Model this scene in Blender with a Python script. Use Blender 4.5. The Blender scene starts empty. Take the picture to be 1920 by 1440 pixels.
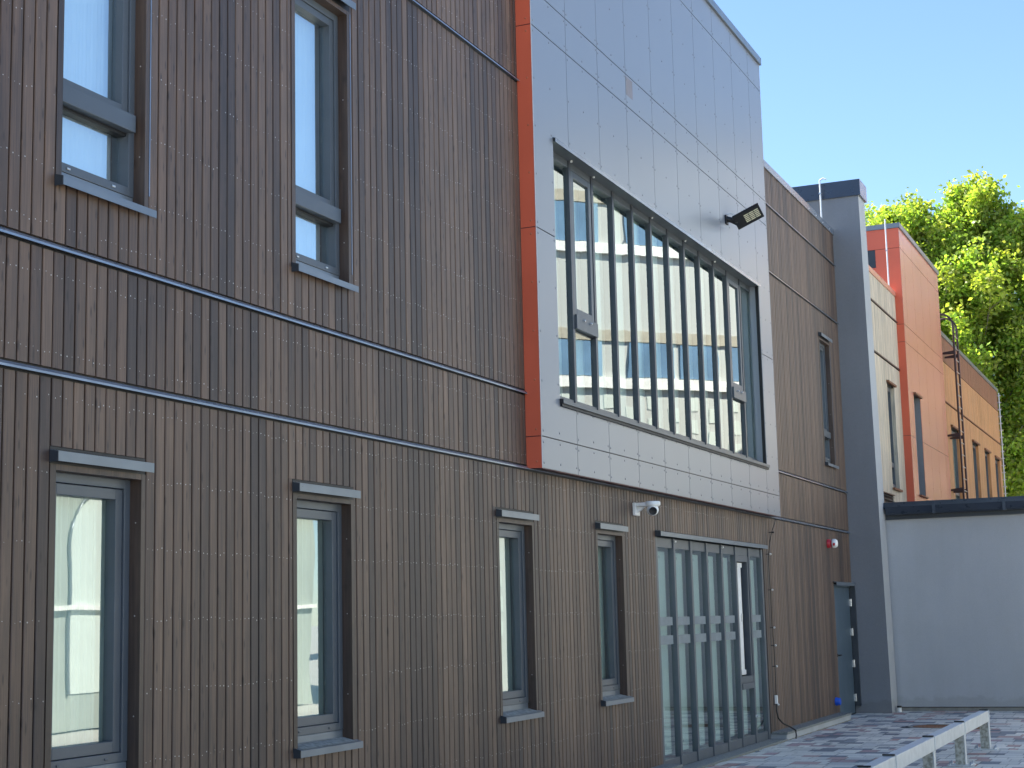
import bpy, math, random
import numpy as np
from mathutils import Matrix, Vector
random.seed(7); np.random.seed(7)
S = bpy.context.scene
COL = S.collection

# ------------------------------------------------------------------ camera
cam_d = bpy.data.cameras.new("camera"); cam = bpy.data.objects.new("camera", cam_d); COL.objects.link(cam)
R_ = Vector((0.3949001, -0.91842239, -0.02354179)); U_ = Vector((-0.12521602, -0.07918993, 0.98896406)); F_ = Vector((0.91015101, 0.3875942, 0.14627331))
CY = -5.26740
M = Matrix((( R_.x, U_.x, -F_.x, 0.0), (R_.y, U_.y, -F_.y, CY), (R_.z, U_.z, -F_.z, 1.6), (0, 0, 0, 1)))
cam.matrix_world = M
cam_d.sensor_width = 36.0; cam_d.lens = 3000.3/1920*36; cam_d.clip_start = 0.05; cam_d.clip_end = 3000
S.camera = cam
S.render.resolution_x = 1024; S.render.resolution_y = 768

# ------------------------------------------------------------------ light
SUN_EL, SUN_AZ = math.radians(48), (-0.03, 1.0)      # sun stands behind the facade (+Y) and a little down the street (+X)
sd = Vector((SUN_AZ[0]*math.cos(SUN_EL), SUN_AZ[1]*math.cos(SUN_EL), math.sin(SUN_EL))).normalized()
w = bpy.data.worlds.new("World"); S.world = w; w.use_nodes = True
nt = w.node_tree; nt.nodes.clear()
sky = nt.nodes.new("ShaderNodeTexSky"); sky.sky_type = 'NISHITA'; sky.sun_disc = False
sky.sun_elevation = SUN_EL; sky.sun_rotation = math.atan2(sd.x, sd.y)
sky.air_density = 1.0; sky.dust_density = 0.3; sky.ozone_density = 4.0; sky.altitude = 1000
bg = nt.nodes.new("ShaderNodeBackground"); bg.inputs[1].default_value = 0.09
wo = nt.nodes.new("ShaderNodeOutputWorld"); nt.links.new(sky.outputs[0], bg.inputs[0]); nt.links.new(bg.outputs[0], wo.inputs[0])
sl = bpy.data.lights.new("sun", 'SUN'); sl.energy = 5.0; sl.angle = math.radians(0.5); sl.color = (1, .93, .82)
so = bpy.data.objects.new("sun", sl); COL.objects.link(so)
so.rotation_euler = (-sd).to_track_quat('-Z', 'Y').to_euler(); so.location = (20, 20, 40)
S.view_settings.view_transform = 'Standard'; S.view_settings.look = 'None'; S.view_settings.gamma = 1
S.view_settings.exposure = 1.78

# ------------------------------------------------------------------ materials
class NT:
    def __init__(s, name):
        s.m = bpy.data.materials.new(name); s.m.use_nodes = True; s.t = s.m.node_tree; s.t.nodes.clear()
        s.out = s.n('OutputMaterial')
    def n(s, k, **kw):
        x = s.t.nodes.new('ShaderNode'+k)
        for a, b in kw.items(): setattr(x, a, b)
        return x
    def l(s, a, b): s.t.links.new(a, b)
    def coord(s, scale=(1, 1, 1)):
        c = s.n('TexCoord'); m = s.n('Mapping'); m.inputs['Scale'].default_value = scale; s.l(c.outputs['Object'], m.inputs[0]); return m.outputs[0]
    def noise(s, vec, sc, det=4, rough=.55):
        x = s.n('TexNoise'); x.inputs['Scale'].default_value = sc; x.inputs['Detail'].default_value = det; x.inputs['Roughness'].default_value = rough
        s.l(vec, x.inputs['Vector']); return x.outputs['Fac']
    def ramp(s, fac, stops, mode='LINEAR'):
        r = s.n('ValToRGB'); r.color_ramp.interpolation = mode
        el = r.color_ramp.elements
        while len(el) < len(stops): el.new(.5)
        for e, (p, c) in zip(el, stops): e.position = p; e.color = (*c, 1) if len(c) == 3 else c
        s.l(fac, r.inputs[0]); return r.outputs[0]
    def mix(s, fac, a, b, mode='MIX'):
        x = s.n('Mix', data_type='RGBA', blend_type=mode)
        for sock, v in ((x.inputs[0], fac), (x.inputs[6], a), (x.inputs[7], b)):
            if hasattr(v, 'links'): s.l(v, sock)
            else: sock.default_value = v if isinstance(v, (int, float)) else (*v, 1)
        return x.outputs[2]
    def bump(s, h, st, dist=.01):
        b = s.n('Bump'); b.inputs['Strength'].default_value = st; b.inputs['Distance'].default_value = dist; s.l(h, b.inputs['Height']); return b.outputs[0]
    def pbr(s, col, rough=.5, metal=0., bump=None, spec=.5, coat=0.):
        p = s.n('BsdfPrincipled')
        for k, v in (('Base Color', col), ('Roughness', rough), ('Metallic', metal), ('Specular IOR Level', spec), ('Coat Weight', coat)):
            if hasattr(v, 'links'): s.l(v, p.inputs[k])
            else: p.inputs[k].default_value = (*v, 1) if isinstance(v, tuple) else v
        if bump is not None: s.l(bump, p.inputs['Normal'])
        s.l(p.outputs[0], s.out.inputs[0]); return p
MT = {}
def simple(name, col, rough=.5, metal=0., nscale=6., var=.12, bump=0., spec=.5, coat=0., flat=False):
    k = NT(name); c = k.coord(); n = k.noise(c, nscale)
    lo = tuple(v*(1-var) for v in col); hi = tuple(min(1, v*(1+var)) for v in col)
    cc = k.ramp(n, [(.3, lo), (.7, hi)])
    b = k.bump(k.noise(c, nscale*12, 3), bump, .004) if bump else None
    rr = k.n('MapRange'); rr.inputs[3].default_value = max(.02, rough-.06); rr.inputs[4].default_value = min(1, rough+.08); k.l(k.noise(c, nscale*2.3), rr.inputs[0])
    k.pbr(cc, rough if flat else rr.outputs[0], metal, b, spec, coat); MT[name] = k.m; return k.m

def wood(name, dark, mid, light, knot, spec=.5, rough=.45):
    k = NT(name)
    at = k.n('Attribute'); at.attribute_name = 'tint'
    sx = k.n('SeparateColor'); k.l(at.outputs['Color'], sx.inputs[0])
    c = k.coord((1, 1, 1)); off = k.n('CombineXYZ'); mu = k.n('Math', operation='MULTIPLY'); mu.inputs[1].default_value = 37.
    k.l(sx.outputs[1], mu.inputs[0]); k.l(mu.outputs[0], off.inputs[2]); k.l(mu.outputs[0], off.inputs[0])
    ad = k.n('VectorMath', operation='ADD'); k.l(c, ad.inputs[0]); k.l(off.outputs[0], ad.inputs[1])
    m1 = k.n('Mapping'); m1.inputs['Scale'].default_value = (110, 60, 2.2); k.l(ad.outputs[0], m1.inputs[0])
    grain = k.noise(m1.outputs[0], 1., 5, .6)
    m2 = k.n('Mapping'); m2.inputs['Scale'].default_value = (14, 10, 1.6); k.l(ad.outputs[0], m2.inputs[0])
    blot = k.noise(m2.outputs[0], 1., 4, .6)
    m3 = k.n('Mapping'); m3.inputs['Scale'].default_value = (22, 8, 5.5); k.l(ad.outputs[0], m3.inputs[0])
    v = k.n('TexVoronoi'); v.inputs['Scale'].default_value = 1.; k.l(m3.outputs[0], v.inputs['Vector'])
    kn = k.ramp(v.outputs['Distance'], [(.06, (1, 1, 1)), (.22, (0, 0, 0))])
    col = k.ramp(sx.outputs[0], [(0, dark), (.35, mid), (1, light)])
    g = k.ramp(grain, [(.25, (.62, .62, .62)), (.75, (1.3, 1.28, 1.25))])
    col = k.mix(1., col, g, 'MULTIPLY')
    b = k.ramp(blot, [(.3, (.68, .70, .75)), (.7, (1.25, 1.18, 1.10))])
    col = k.mix(1., col, b, 'MULTIPLY')
    kf = k.n('Math', operation='MULTIPLY'); kf.inputs[1].default_value = .7; k.l(kn, kf.inputs[0])
    col = k.mix(kf.outputs[0], col, knot)
    k.pbr(col, rough, 0, k.bump(grain, .35, .002), spec); MT[name] = k.m
wood('dark_timber', (.060, .041, .034), (.110, .070, .049), (.168, .111, .077), (.022, .013, .010), spec=.5, rough=.5)
wood('beige_timber', (.50, .45, .35), (.58, .52, .41), (.66, .60, .48), (.44, .37, .27), rough=.55)
wood('rust_timber', (.22, .085, .04), (.26, .10, .05), (.30, .12, .06), (.14, .05, .02))
wood('orange_timber', (.50, .235, .09), (.55, .265, .105), (.60, .30, .13), (.45, .19, .07))
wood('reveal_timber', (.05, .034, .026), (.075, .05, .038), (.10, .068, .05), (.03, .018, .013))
simple('backing', (.018, .007, .006), .8)
simple('nail', (.52, .49, .45), .4)
simple('anthracite', (.085, .098, .112), .36, 0, 3., .08, .05)
simple('mullion_metal', (.050, .056, .066), .32, 0, 3., .06)
simple('dark_anthracite', (.035, .042, .05), .4, 0, 3., .1)
simple('flashing', (.175, .20, .225), .3, .25, 4., .1, .05)
simple('trim_metal', (.25, .28, .33), .22, .5, 5., .12)
simple('grey_panel', (.225, .24, .268), .30, 0., .35, .04, .0, spec=.8, flat=True)
simple('panel_edge', (.55, .52, .52), .4)
simple('rivet', (.24, .245, .26), .35, .3)
simple('red_panel', (.66, .125, .06), .38, 0., .8, .08, spec=.5)
simple('red_rivet', (.50, .13, .06), .35)
simple('maroon', (.085, .018, .016), .5)
simple('warm_sheen_panel', (.60, .235, .165), .26, 0., .5, .06, spec=.9, flat=True)  # red panel colour with a pinkish warm reflection painted in
simple('black', (.008, .008, .009), .5)
def plaster(name, col):
    k = NT(name); c = k.coord(); cs = k.coord((2.2, 2.2, .22))
    a = k.ramp(k.noise(c, .6, 5), [(.3, tuple(v*.93 for v in col)), (.7, tuple(v*1.06 for v in col))])
    a = k.mix(1., a, k.ramp(k.noise(cs, 1., 5, .65), [(.28, (.95, .95, .94)), (.55, (1.0, 1.0, 1.0)), (.75, (1.03, 1.03, 1.02))]), 'MULTIPLY')
    a = k.mix(1., a, k.ramp(k.noise(c, 130, 2), [(.3, (.90, .90, .90)), (.7, (1.08, 1.08, 1.08))]), 'MULTIPLY')
    sp = k.n('SeparateXYZ'); k.l(c, sp.inputs[0]); ad = k.n('Math', operation='ADD'); k.l(sp.outputs[2], ad.inputs[0]); mu = k.n('Math', operation='MULTIPLY'); mu.inputs[1].default_value = -.35; k.l(k.noise(c, 3.5, 5, .65), mu.inputs[0]); k.l(mu.outputs[0], ad.inputs[1])
    a = k.mix(1., a, k.ramp(ad.outputs[0], [(-.0, (.88, .87, .85)), (.06, (1, 1, 1))]), 'MULTIPLY')
    k.pbr(a, .9, 0, k.bump(k.noise(c, 95, 3), .7, .004)); MT[name] = k.m
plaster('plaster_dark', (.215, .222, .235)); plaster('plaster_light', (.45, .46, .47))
simple('plinth_white', (.42, .43, .44), .85, 0, 3, .1, .4)
simple('navy_metal', (.045, .058, .080), .28, .3, 3, .1)
simple('galvanised', (.62, .64, .65), .4, .25, 9., .10, .06)
simple('white_plastic', (.85, .84, .80), .35)
simple('red_plastic', (.5, .02, .03), .35)
simple('blue_plastic', (.01, .09, .6), .3)
simple('cable_rubber', (.012, .012, .013), .45)
simple('door_paint', (.075, .11, .14), .4, 0, 1.5, .06)
simple('curtain', (.60, .65, .60), .9, 0, 2., .04)
simple('cream_wall', (.50, .51, .48), .9, 0, .4, .05, .2)
simple('pale_render', (.33, .36, .32), .9, 0, .5, .12)
simple('tan_wall', (.42, .38, .30), .9)
simple('peach_reflector', (.62, .36, .26), .8)  # colour of the added reflector block
simple('window_blue', (.14, .24, .36), .15, 0, 1, .2)  # blue base stands in for sky mirrored in these windows
simple('interior', (.22, .23, .22), .9)
simple('concrete', (.30, .29, .26), .9, 0, 8, .2, .5)
simple('sand', (.42, .37, .27), .95, 0, 30, .3, 1)
simple('joint', (.10, .10, .10), .95, 0, 20, .25, 1)
simple('steel', (.55, .56, .57), .3, .8)
simple('brass', (.35, .3, .2), .4, .5)
simple('sill_dust', (.25, .255, .235), .7, 0, 28, .35, .3)
simple('louvre', (.06, .05, .042), .5)
simple('ladder_steel', (.045, .022, .022), .4, .2)
simple('rust', (.22, .10, .05), .8, 0, 20, .35, .5)
simple('stain', (.235, .20, .195), .45)
simple('decal', (.20, .235, .25), .55)
simple('bark', (.20, .175, .14), .9, 0, 6, .3, 1)
k = NT('granite'); c = k.coord(); a = k.noise(c, 160, 2); cc = k.ramp(a, [(.35, (.07, .08, .08)), (.5, (.17, .18, .175)), (.68, (.42, .43, .40))]); k.pbr(cc, .7); MT['granite'] = k.m
k = NT('led'); c = k.coord(); k.pbr((.7, .68, .5), .3); MT['led'] = k.m
# pavers: per stone tint
k = NT('paver'); at = k.n('Attribute'); at.attribute_name = 'tint'
c = k.coord(); n1 = k.noise(c, 55, 4); n2 = k.noise(c, .8, 4)
col = k.mix(1., at.outputs['Color'], k.ramp(n1, [(.3, (.82, .82, .82)), (.7, (1.14, 1.13, 1.1))]), 'MULTIPLY')
col = k.mix(1., col, k.ramp(n2, [(.3, (.86, .87, .90)), (.7, (1.1, 1.08, 1.04))]), 'MULTIPLY')
k.pbr(col, .8, 0, k.bump(n1, .5, .003)); MT['paver'] = k.m
# galvanised posts are mottled
k = NT('zinc_mottled'); c = k.coord(); v = k.n('TexVoronoi'); v.inputs['Scale'].default_value = 55; k.l(c, v.inputs['Vector'])
cc = k.mix(.6, k.ramp(k.noise(c, 30, 4), [(.35, (.36, .35, .30)), (.65, (.58, .57, .50))]), v.outputs['Color'], 'SOFT_LIGHT')
k.pbr(k.ramp(k.noise(c, 34, 4), [(.38, (.30, .29, .24)), (.5, (.46, .45, .39)), (.64, (.60, .59, .53))]), .5, .25); MT['zinc_mottled'] = k.m
# glass: reflective coated pane
def glass(name, tint, fmul, fadd, wav=.02):
    k = NT(name); tr = k.n('BsdfTransparent'); tr.inputs[0].default_value = (*tint, 1)
    gl = k.n('BsdfGlossy'); gl.inputs['Roughness'].default_value = 0.006; gl.inputs[0].default_value = (.93, 1., .985, 1)
    b = k.bump(k.noise(k.coord(), 1.6, 1), wav, .05); k.l(b, gl.inputs['Normal'])
    fr = k.n('Fresnel'); fr.inputs[0].default_value = 1.55
    ma = k.n('Math', operation='MULTIPLY_ADD', use_clamp=True); ma.inputs[1].default_value = fmul; ma.inputs[2].default_value = fadd; k.l(fr.outputs[0], ma.inputs[0])
    mx = k.n('MixShader'); k.l(ma.outputs[0], mx.inputs[0]); k.l(tr.outputs[0], mx.inputs[1]); k.l(gl.outputs[0], mx.inputs[2])
    ge = k.n('NewGeometry'); m2 = k.n('MixShader'); t2 = k.n('BsdfTransparent'); k.l(ge.outputs['Backfacing'], m2.inputs[0]); k.l(mx.outputs[0], m2.inputs[1]); k.l(t2.outputs[0], m2.inputs[2])
    k.l(m2.outputs[0], k.out.inputs[0]); MT[name] = k.m
glass('glass', (.86, .95, .91), 1.2, .16)
glass('sky_glass', (.86, .94, .97), 1.5, .36)
simple('sky_reflection', (.74, .84, .90), .9, 0, 2., .04)  # sky reflection of the upper panes, painted as a blue sheet
# leaves
k = NT('leaf'); at = k.n('Attribute'); at.attribute_name = 'tint'
d = k.n('BsdfPrincipled'); d.inputs['Roughness'].default_value = .45; k.l(at.outputs['Color'], d.inputs['Base Color'])
tl = k.n('BsdfTranslucent'); tc = k.mix(1., at.outputs['Color'], (1.5, 1.7, .65), 'MULTIPLY'); k.l(tc, tl.inputs[0])
mx = k.n('MixShader'); mx.inputs[0].default_value = .6; k.l(d.outputs[0], mx.inputs[1]); k.l(tl.outputs[0], mx.inputs[2]); k.l(mx.outputs[0], k.out.inputs[0]); MT['leaf'] = k.m
k = NT('ground'); c = k.coord(); k.pbr(k.ramp(k.noise(c, .4, 6), [(.3, (.40, .385, .35)), (.7, (.50, .48, .44))]), .9, 0, k.bump(k.noise(c, 40, 3), .5, .01)); MT['ground'] = k.m

# ------------------------------------------------------------------ mesh helpers
class MB:
    def __init__(s): s.v = []; s.f = []; s.m = []; s.mats = []; s.c = []; s.smooth = []
    def mi(s, m):
        if m not in s.mats: s.mats.append(m)
        return s.mats.index(m)
    def poly(s, pts, m, tint=None, sm=False):
        b = len(s.v); s.v += [tuple(p) for p in pts]; s.f.append(tuple(range(b, b+len(pts)))); s.m.append(s.mi(m)); s.c.append(tint or (.5, .5, .5)); s.smooth.append(sm)
    def faces(s, verts, faces, m, tint=None, sm=False):
        b = len(s.v); s.v += [tuple(p) for p in verts]
        for f in faces: s.f.append(tuple(b+i for i in f)); s.m.append(s.mi(m)); s.c.append(tint or (.5, .5, .5)); s.smooth.append(sm)
    def box(s, x0, x1, y0, y1, z0, z1, m, tint=None):
        v = [(x0, y0, z0), (x1, y0, z0), (x1, y1, z0), (x0, y1, z0), (x0, y0, z1), (x1, y0, z1), (x1, y1, z1), (x0, y1, z1)]
        s.faces(v, [(0, 3, 2, 1), (4, 5, 6, 7), (0, 1, 5, 4), (1, 2, 6, 5), (2, 3, 7, 6), (3, 0, 4, 7)], m, tint)
    def prism_x(s, x0, x1, yz, m, tint=None):       # profile in Y,Z extruded along X (counter-clockwise seen from -X ... either way closed)
        n = len(yz); v = [(x0, y, z) for y, z in yz]+[(x1, y, z) for y, z in yz]
        s.faces(v, [tuple(range(n)), tuple(range(2*n-1, n-1, -1))]+[(i, n+i, n+(i+1) % n, (i+1) % n) for i in range(n)], m, tint)
    def tube(s, pts, r, m, seg=8, caps=True):
        pts = [Vector(p) for p in pts]; rings = []
        for i, p in enumerate(pts):
            d = (pts[min(i+1, len(pts)-1)]-pts[max(i-1, 0)]).normalized()
            a = Vector((0, 0, 1)) if abs(d.z) < .9 else Vector((1, 0, 0))
            u = d.cross(a).normalized(); w_ = d.cross(u).normalized(); rr = r[i] if isinstance(r, (list, tuple)) else r
            rings.append([p+(u*math.cos(2*math.pi*j/seg)+w_*math.sin(2*math.pi*j/seg))*rr for j in range(seg)])
        v = [q for g in rings for q in g]; f = []
        for i in range(len(rings)-1):
            for j in range(seg): f.append((i*seg+j, i*seg+(j+1) % seg, (i+1)*seg+(j+1) % seg, (i+1)*seg+j))
        s.faces(v, f, m, sm=True)
        if caps: s.poly(list(reversed(rings[0])), m); s.poly(rings[-1], m)
    def disc(s, c, n, r, m, seg=6):
        n = Vector(n).normalized(); a = Vector((0, 0, 1)) if abs(n.z) < .9 else Vector((1, 0, 0)); u = n.cross(a).normalized(); w_ = n.cross(u)
        s.poly([Vector(c)+(u*math.cos(2*math.pi*j/seg)+w_*math.sin(2*math.pi*j/seg))*r for j in range(seg)], m)
    def lathe(s, c, axis, prof, m, seg=20):     # prof: (dist along axis, radius)
        a = Vector(axis).normalized(); b = Vector((0, 0, 1)) if abs(a.z) < .9 else Vector((1, 0, 0)); u = a.cross(b).normalized(); w_ = a.cross(u); c = Vector(c)
        v = [c+a*h+(u*math.cos(2*math.pi*j/seg)+w_*math.sin(2*math.pi*j/seg))*max(r, 1e-4) for h, r in prof for j in range(seg)]
        f = [(i*seg+j, i*seg+(j+1) % seg, (i+1)*seg+(j+1) % seg, (i+1)*seg+j) for i in range(len(prof)-1) for j in range(seg)]
        s.faces(v, f, m, sm=True)
    def build(s, name, parent=None, bevel=0):
        me = bpy.data.meshes.new(name); me.from_pydata(s.v, [], s.f)
        for m in s.mats: me.materials.append(MT[m])
        me.polygons.foreach_set('material_index', s.m); me.polygons.foreach_set('use_smooth', s.smooth)
        at = me.color_attributes.new('tint', 'FLOAT_COLOR', 'CORNER')
        cnt = np.array([len(f) for f in s.f]); cc = np.repeat(np.array(s.c, dtype=np.float32), cnt, axis=0)
        at.data.foreach_set('color', np.hstack([cc, np.ones((len(cc), 1), np.float32)]).ravel())
        me.update(); o = bpy.data.objects.new(name, me); COL.objects.link(o)
        if parent: o.parent = parent; o.matrix_parent_inverse = parent.matrix_basis.inverted()
        if bevel:
            b = o.modifiers.new('bevel', 'BEVEL'); b.width = bevel; b.segments = 2; b.limit_method = 'ANGLE'
        return o
def thing(name, label, cat, loc=(0, 0, 0), group=None):
    o = bpy.data.objects.new(name, None); o.empty_display_size = .3; COL.objects.link(o); o.location = loc
    tag(o, label, cat, group); return o
def tag(o, label, cat, group=None):
    o['label'] = label; o['category'] = cat
    if group: o['group'] = group
    return o
def struct(o): o['kind'] = 'structure'; return o
def copy_tree(o, parent=None):
    c = o.copy(); COL.objects.link(c)
    if parent: c.parent = parent
    for ch in [x for x in bpy.data.objects if x.parent == o]: copy_tree(ch, c)
    return c
def cut(z0, z1, holes):                          # subtract intervals
    segs = [(z0, z1)]
    for a, b in holes:
        ns = []
        for p, q in segs:
            if b <= p or a >= q: ns.append((p, q)); continue
            if a > p: ns.append((p, a))
            if b < q: ns.append((b, q))
        segs = ns
    return [(p, q) for p, q in segs if q-p > .004]
def grid_wall(mb, x0, x1, z0, z1, y0, y1, holes, m):
    xs = sorted({x0, x1, *[min(max(v, x0), x1) for h in holes for v in h[:2]]})
    for a, b in zip(xs, xs[1:]):
        mid = (a+b)/2
        for p, q in cut(z0, z1, [(h[2], h[3]) for h in holes if h[0] < mid < h[1]]): mb.box(a, b, y0, y1, p, q, m)
def cladding(x0, x1, bands, holes, mat, pitch=.088, nails=True, depth=.022, ybase=0., gap=.0115, nail_x=99, rows=()):
    mb = MB(); n = max(1, round((x1-x0)/pitch)); pitch = (x1-x0)/n
    grid_wall(mb, x0, x1, bands[0][0]-.02, bands[-1][1], ybase+depth+.002, ybase+depth+.03, holes, 'backing')
    tone = .5
    for i in range(n):
        a = x0+i*pitch+gap/2; b = x0+(i+1)*pitch-gap/2; mid = (a+b)/2
        big = .5+.22*math.sin(i*.37)*math.sin(i*.11+1)
        for bi, (z0, z1) in enumerate(bands):
            full = lambda h: (h[2]-(h[4] if len(h) > 4 else .0), h[3]+(h[5] if len(h) > 5 else .0))
            touch = [h for h in holes if h[0] < b-.004 and h[1] > a+.004]
            pieces = [(a, b, p, q) for p, q in cut(z0, z1, [full(h) for h in touch])]
            for h in touch:                       # boards ripped narrow beside an opening
                lo, hi = full(h); lo, hi = max(lo, z0), min(hi, z1)
                if hi-lo < .01: continue
                if h[0]-a > .012: pieces.append((a, h[0]-.002, lo, hi))
                if b-h[1] > .012: pieces.append((h[1]+.002, b, lo, hi))
            for pa, pb, p, q in pieces:
                r = random.Random(int(i*7919+bi*131+round(p*10)))
                t = min(1, max(0, r.gauss(big, .27)))
                if r.random() < .10: t *= .2
                tint = (t, r.random(), 0); c = .004; dy = r.uniform(-.0012, .0012)
                aa, bb = pa+r.uniform(-.0008, .0008), pb+r.uniform(-.0008, .0008)
                pr = [(aa, ybase+depth), (aa, ybase+c+dy), (aa+c, ybase+dy), (bb-c, ybase+dy), (bb, ybase+c+dy), (bb, ybase+depth)]
                k_ = len(pr); v = [(x, y, p) for x, y in pr]+[(x, y, q) for x, y in pr]
                mb.faces(v, [(j, j+1, k_+j+1, k_+j) for j in range(k_-1)]+[tuple(range(k_-1, -1, -1)), tuple(range(k_, 2*k_))], mat, tint)
                if nails and mid < nail_x:
                    for zr in rows:
                        if p+.02 < zr < q-.02 and mid < nail_x:
                            for dx in (.024, pitch-.024):
                                xx = x0+i*pitch+dx+r.uniform(-.003, .003)
                                if r.random() < .16 or not pa+.006 < xx < pb-.006: continue
                                zz = zr+r.uniform(-.012, .012); s_ = r.uniform(.0018, .0042)*(1+.03*mid)
                                y = ybase+dy-.0015
                                mb.poly([(xx-s_, y, zz), (xx, y, zz-s_), (xx+s_, y, zz), (xx, y, zz+s_)], 'nail')
    return mb

# ------------------------------------------------------------------ ground and paving
g = MB(); g.poly([(-1500, -1500, -.03), (1500, -1500, -.03), (1500, 1500, -.03), (-1500, 1500, -.03)], 'ground'); struct(g.build('ground'))
g = MB(); g.poly([(-4, -7.4, -.008), (26.9, -7.4, -.008), (26.9, .3, -.008), (-4, .3, -.008)], 'joint'); struct(g.build('paving_bed'))
pv = MB(); rr = random.Random(3)
greys = [(.64, .62, .58), (.70, .68, .63), (.57, .56, .54), (.73, .70, .65), (.65, .63, .59)]
darks = [(.19, .205, .24), (.24, .255, .29), (.28, .30, .33)]
reds = [(.46, .28, .26), (.53, .37, .34), (.42, .30, .31)]
x = -3.8; row = 0
while x < 26.83:
    h = (.16, .12, .2)[row % 3] if False else rr.choice((.2, .3, .3)); y = -7.3-rr.random()*.1; prev = None
    yend = -.2 if x < 24.7 else .02
    while y < yend-.005:
        wdt = rr.choice((.10, .15, .20, .20, .30)); y1 = min(y+wdt, yend)
        q = rr.random(); c_ = rr.choice(greys) if q < .70 else rr.choice(darks) if q < .86 else rr.choice(reds)
        f_ = rr.uniform(.9, 1.1); c_ = tuple(v*f_ for v in c_); e = .003; zt = rr.uniform(-.0015, .0015)
        xx1 = min(x+h, 26.84)
        if y1-y > .02 and not (((x+h/2-23.2)/.36)**2+((y+y1)/2+1.63)**2/.13 < 1):
            pv.poly([(x+e, y+e, zt), (xx1-e, y+e, zt), (xx1-e, y1-e, zt), (x+e, y1-e, zt)], 'paver', c_)
        y = y1
    x += h; row += 1
struct(pv.build('paving'))

# ------------------------------------------------------------------ timber building
HOL = []
WLOW = [(1.9, 2.692), (4.10, 4.892), (6.434, 7.226), (8.776, 9.568), (11.973, 12.765), (14.304, 15.096)]
WUP = [(1.9, 2.692), (4.10, 4.892), (6.434, 7.226), (8.776, 9.568), (24.70, 25.492)]
for a, b in WLOW: HOL.append((a, b, .82, 2.50, .0, .025))
for a, b in WUP: HOL.append((a, b, 3.90, 5.97, .0, .02))
GL = (16.13, 20.60, .0, 2.49, 0, .02); HOL.append(GL)
DR = (24.88, 26.25, -.1, 2.045, 0, .02); HOL.append(DR)
BAY = (12.655, 21.05, 2.90, 7.98); BX0, BX1, BY, BZ0, BZ1 = 12.655, 21.05, -.146, 2.885, 9.25
bld = thing('timber_clad_building', 'long dark brown building clad in vertical timber boards, with a grey panelled bay', 'building', (12, 0, 0))
rows = [.22, .56, .90, 1.27, 1.65, 2.03, 2.40, 2.77, 2.997, 3.40, 3.66, 3.96, 4.335, 4.71, 5.09, 5.46, 5.84, 6.22, 6.50, 6.90, 7.22, 7.50, 7.75]
bands = [(.09, 2.868), (2.922, 3.522), (3.576, 6.332), (6.386, 7.318), (7.368, 7.86)]
holes = HOL+[(BX0+.01, BX1-.01, 2.93, 9)]
mb = cladding(-2.014, 26.25, bands, holes, 'dark_timber', rows=rows, nail_x=19)
mb.build('timber_cladding', bld)
# nails rows beside the openings
# shell behind the cladding
sh = MB()
grid_wall(sh, -2.0, 26.25, 0, 7.84, .055, .30, HOL+[(13.2, 20.5, 3.5, 5.94, 0, 0)], 'interior')
sh.box(-2.0, -1.8, .3, 10, 0, 7.84, 'interior'); sh.box(26.05, 26.25, .3, 10, 0, 7.84, 'interior'); sh.box(-2.0, 26.25, 10, 10.2, 0, 7.84, 'interior')
sh.box(-1.8, 26.05, .3, 10, 3.05, 3.35, 'interior'); sh.box(-1.8, 26.05, .3, 10, -.1, .02, 'interior')
sh.box(-1.8, 26.05, 2.6, 2.7, .02, 3.05, 'interior'); sh.box(-1.8, 26.05, 2.6, 2.7, 3.35, 7.5, 'interior')
sh.build('wall', bld)
rf = MB(); rf.box(-2.0, 26.25, .08, 10.2, 7.84, 7.90, 'dark_anthracite'); rf.build('roof', bld)
# drip trims
for i, zt in enumerate((2.895, 3.549, 6.359, 7.343)):
    for a, b in ((-2.0, BX0-.004 if zt > 2.9 else 26.262), (BX1+.004, 26.262)):
        if zt < 2.9 and a > 6: continue
        t = MB()
        t.prism_x(a, b, [(.02, zt+.014), (-.004, zt+.014), (-.024, zt-.004), (-.024, zt-.016), (-.021, zt-.016), (-.019, zt-.006), (.0, zt-.004), (.02, zt-.004)], 'trim_metal')
        t.box(a, b, .019, .021, zt-.027, zt+.033, 'black')
        t.build('drip_trim', bld)
# parapet coping with fixing screws
pc = MB(); pc.box(-2.0, BX0-.004, -.022, .10, 7.862, 7.962, 'trim_metal'); pc.build('parapet_coping', bld)
pc = MB(); pc.box(BX1+.004, 26.25, -.022, .10, 7.862, 7.962, 'trim_metal')
for i in range(10): pc.lathe((21.4+i*.5, -.022, 7.90), (0, -1, 0), [(0, .012), (.004, .011), (.005, 0)], 'steel', 8)
pc.build('parapet_coping', bld)

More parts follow.
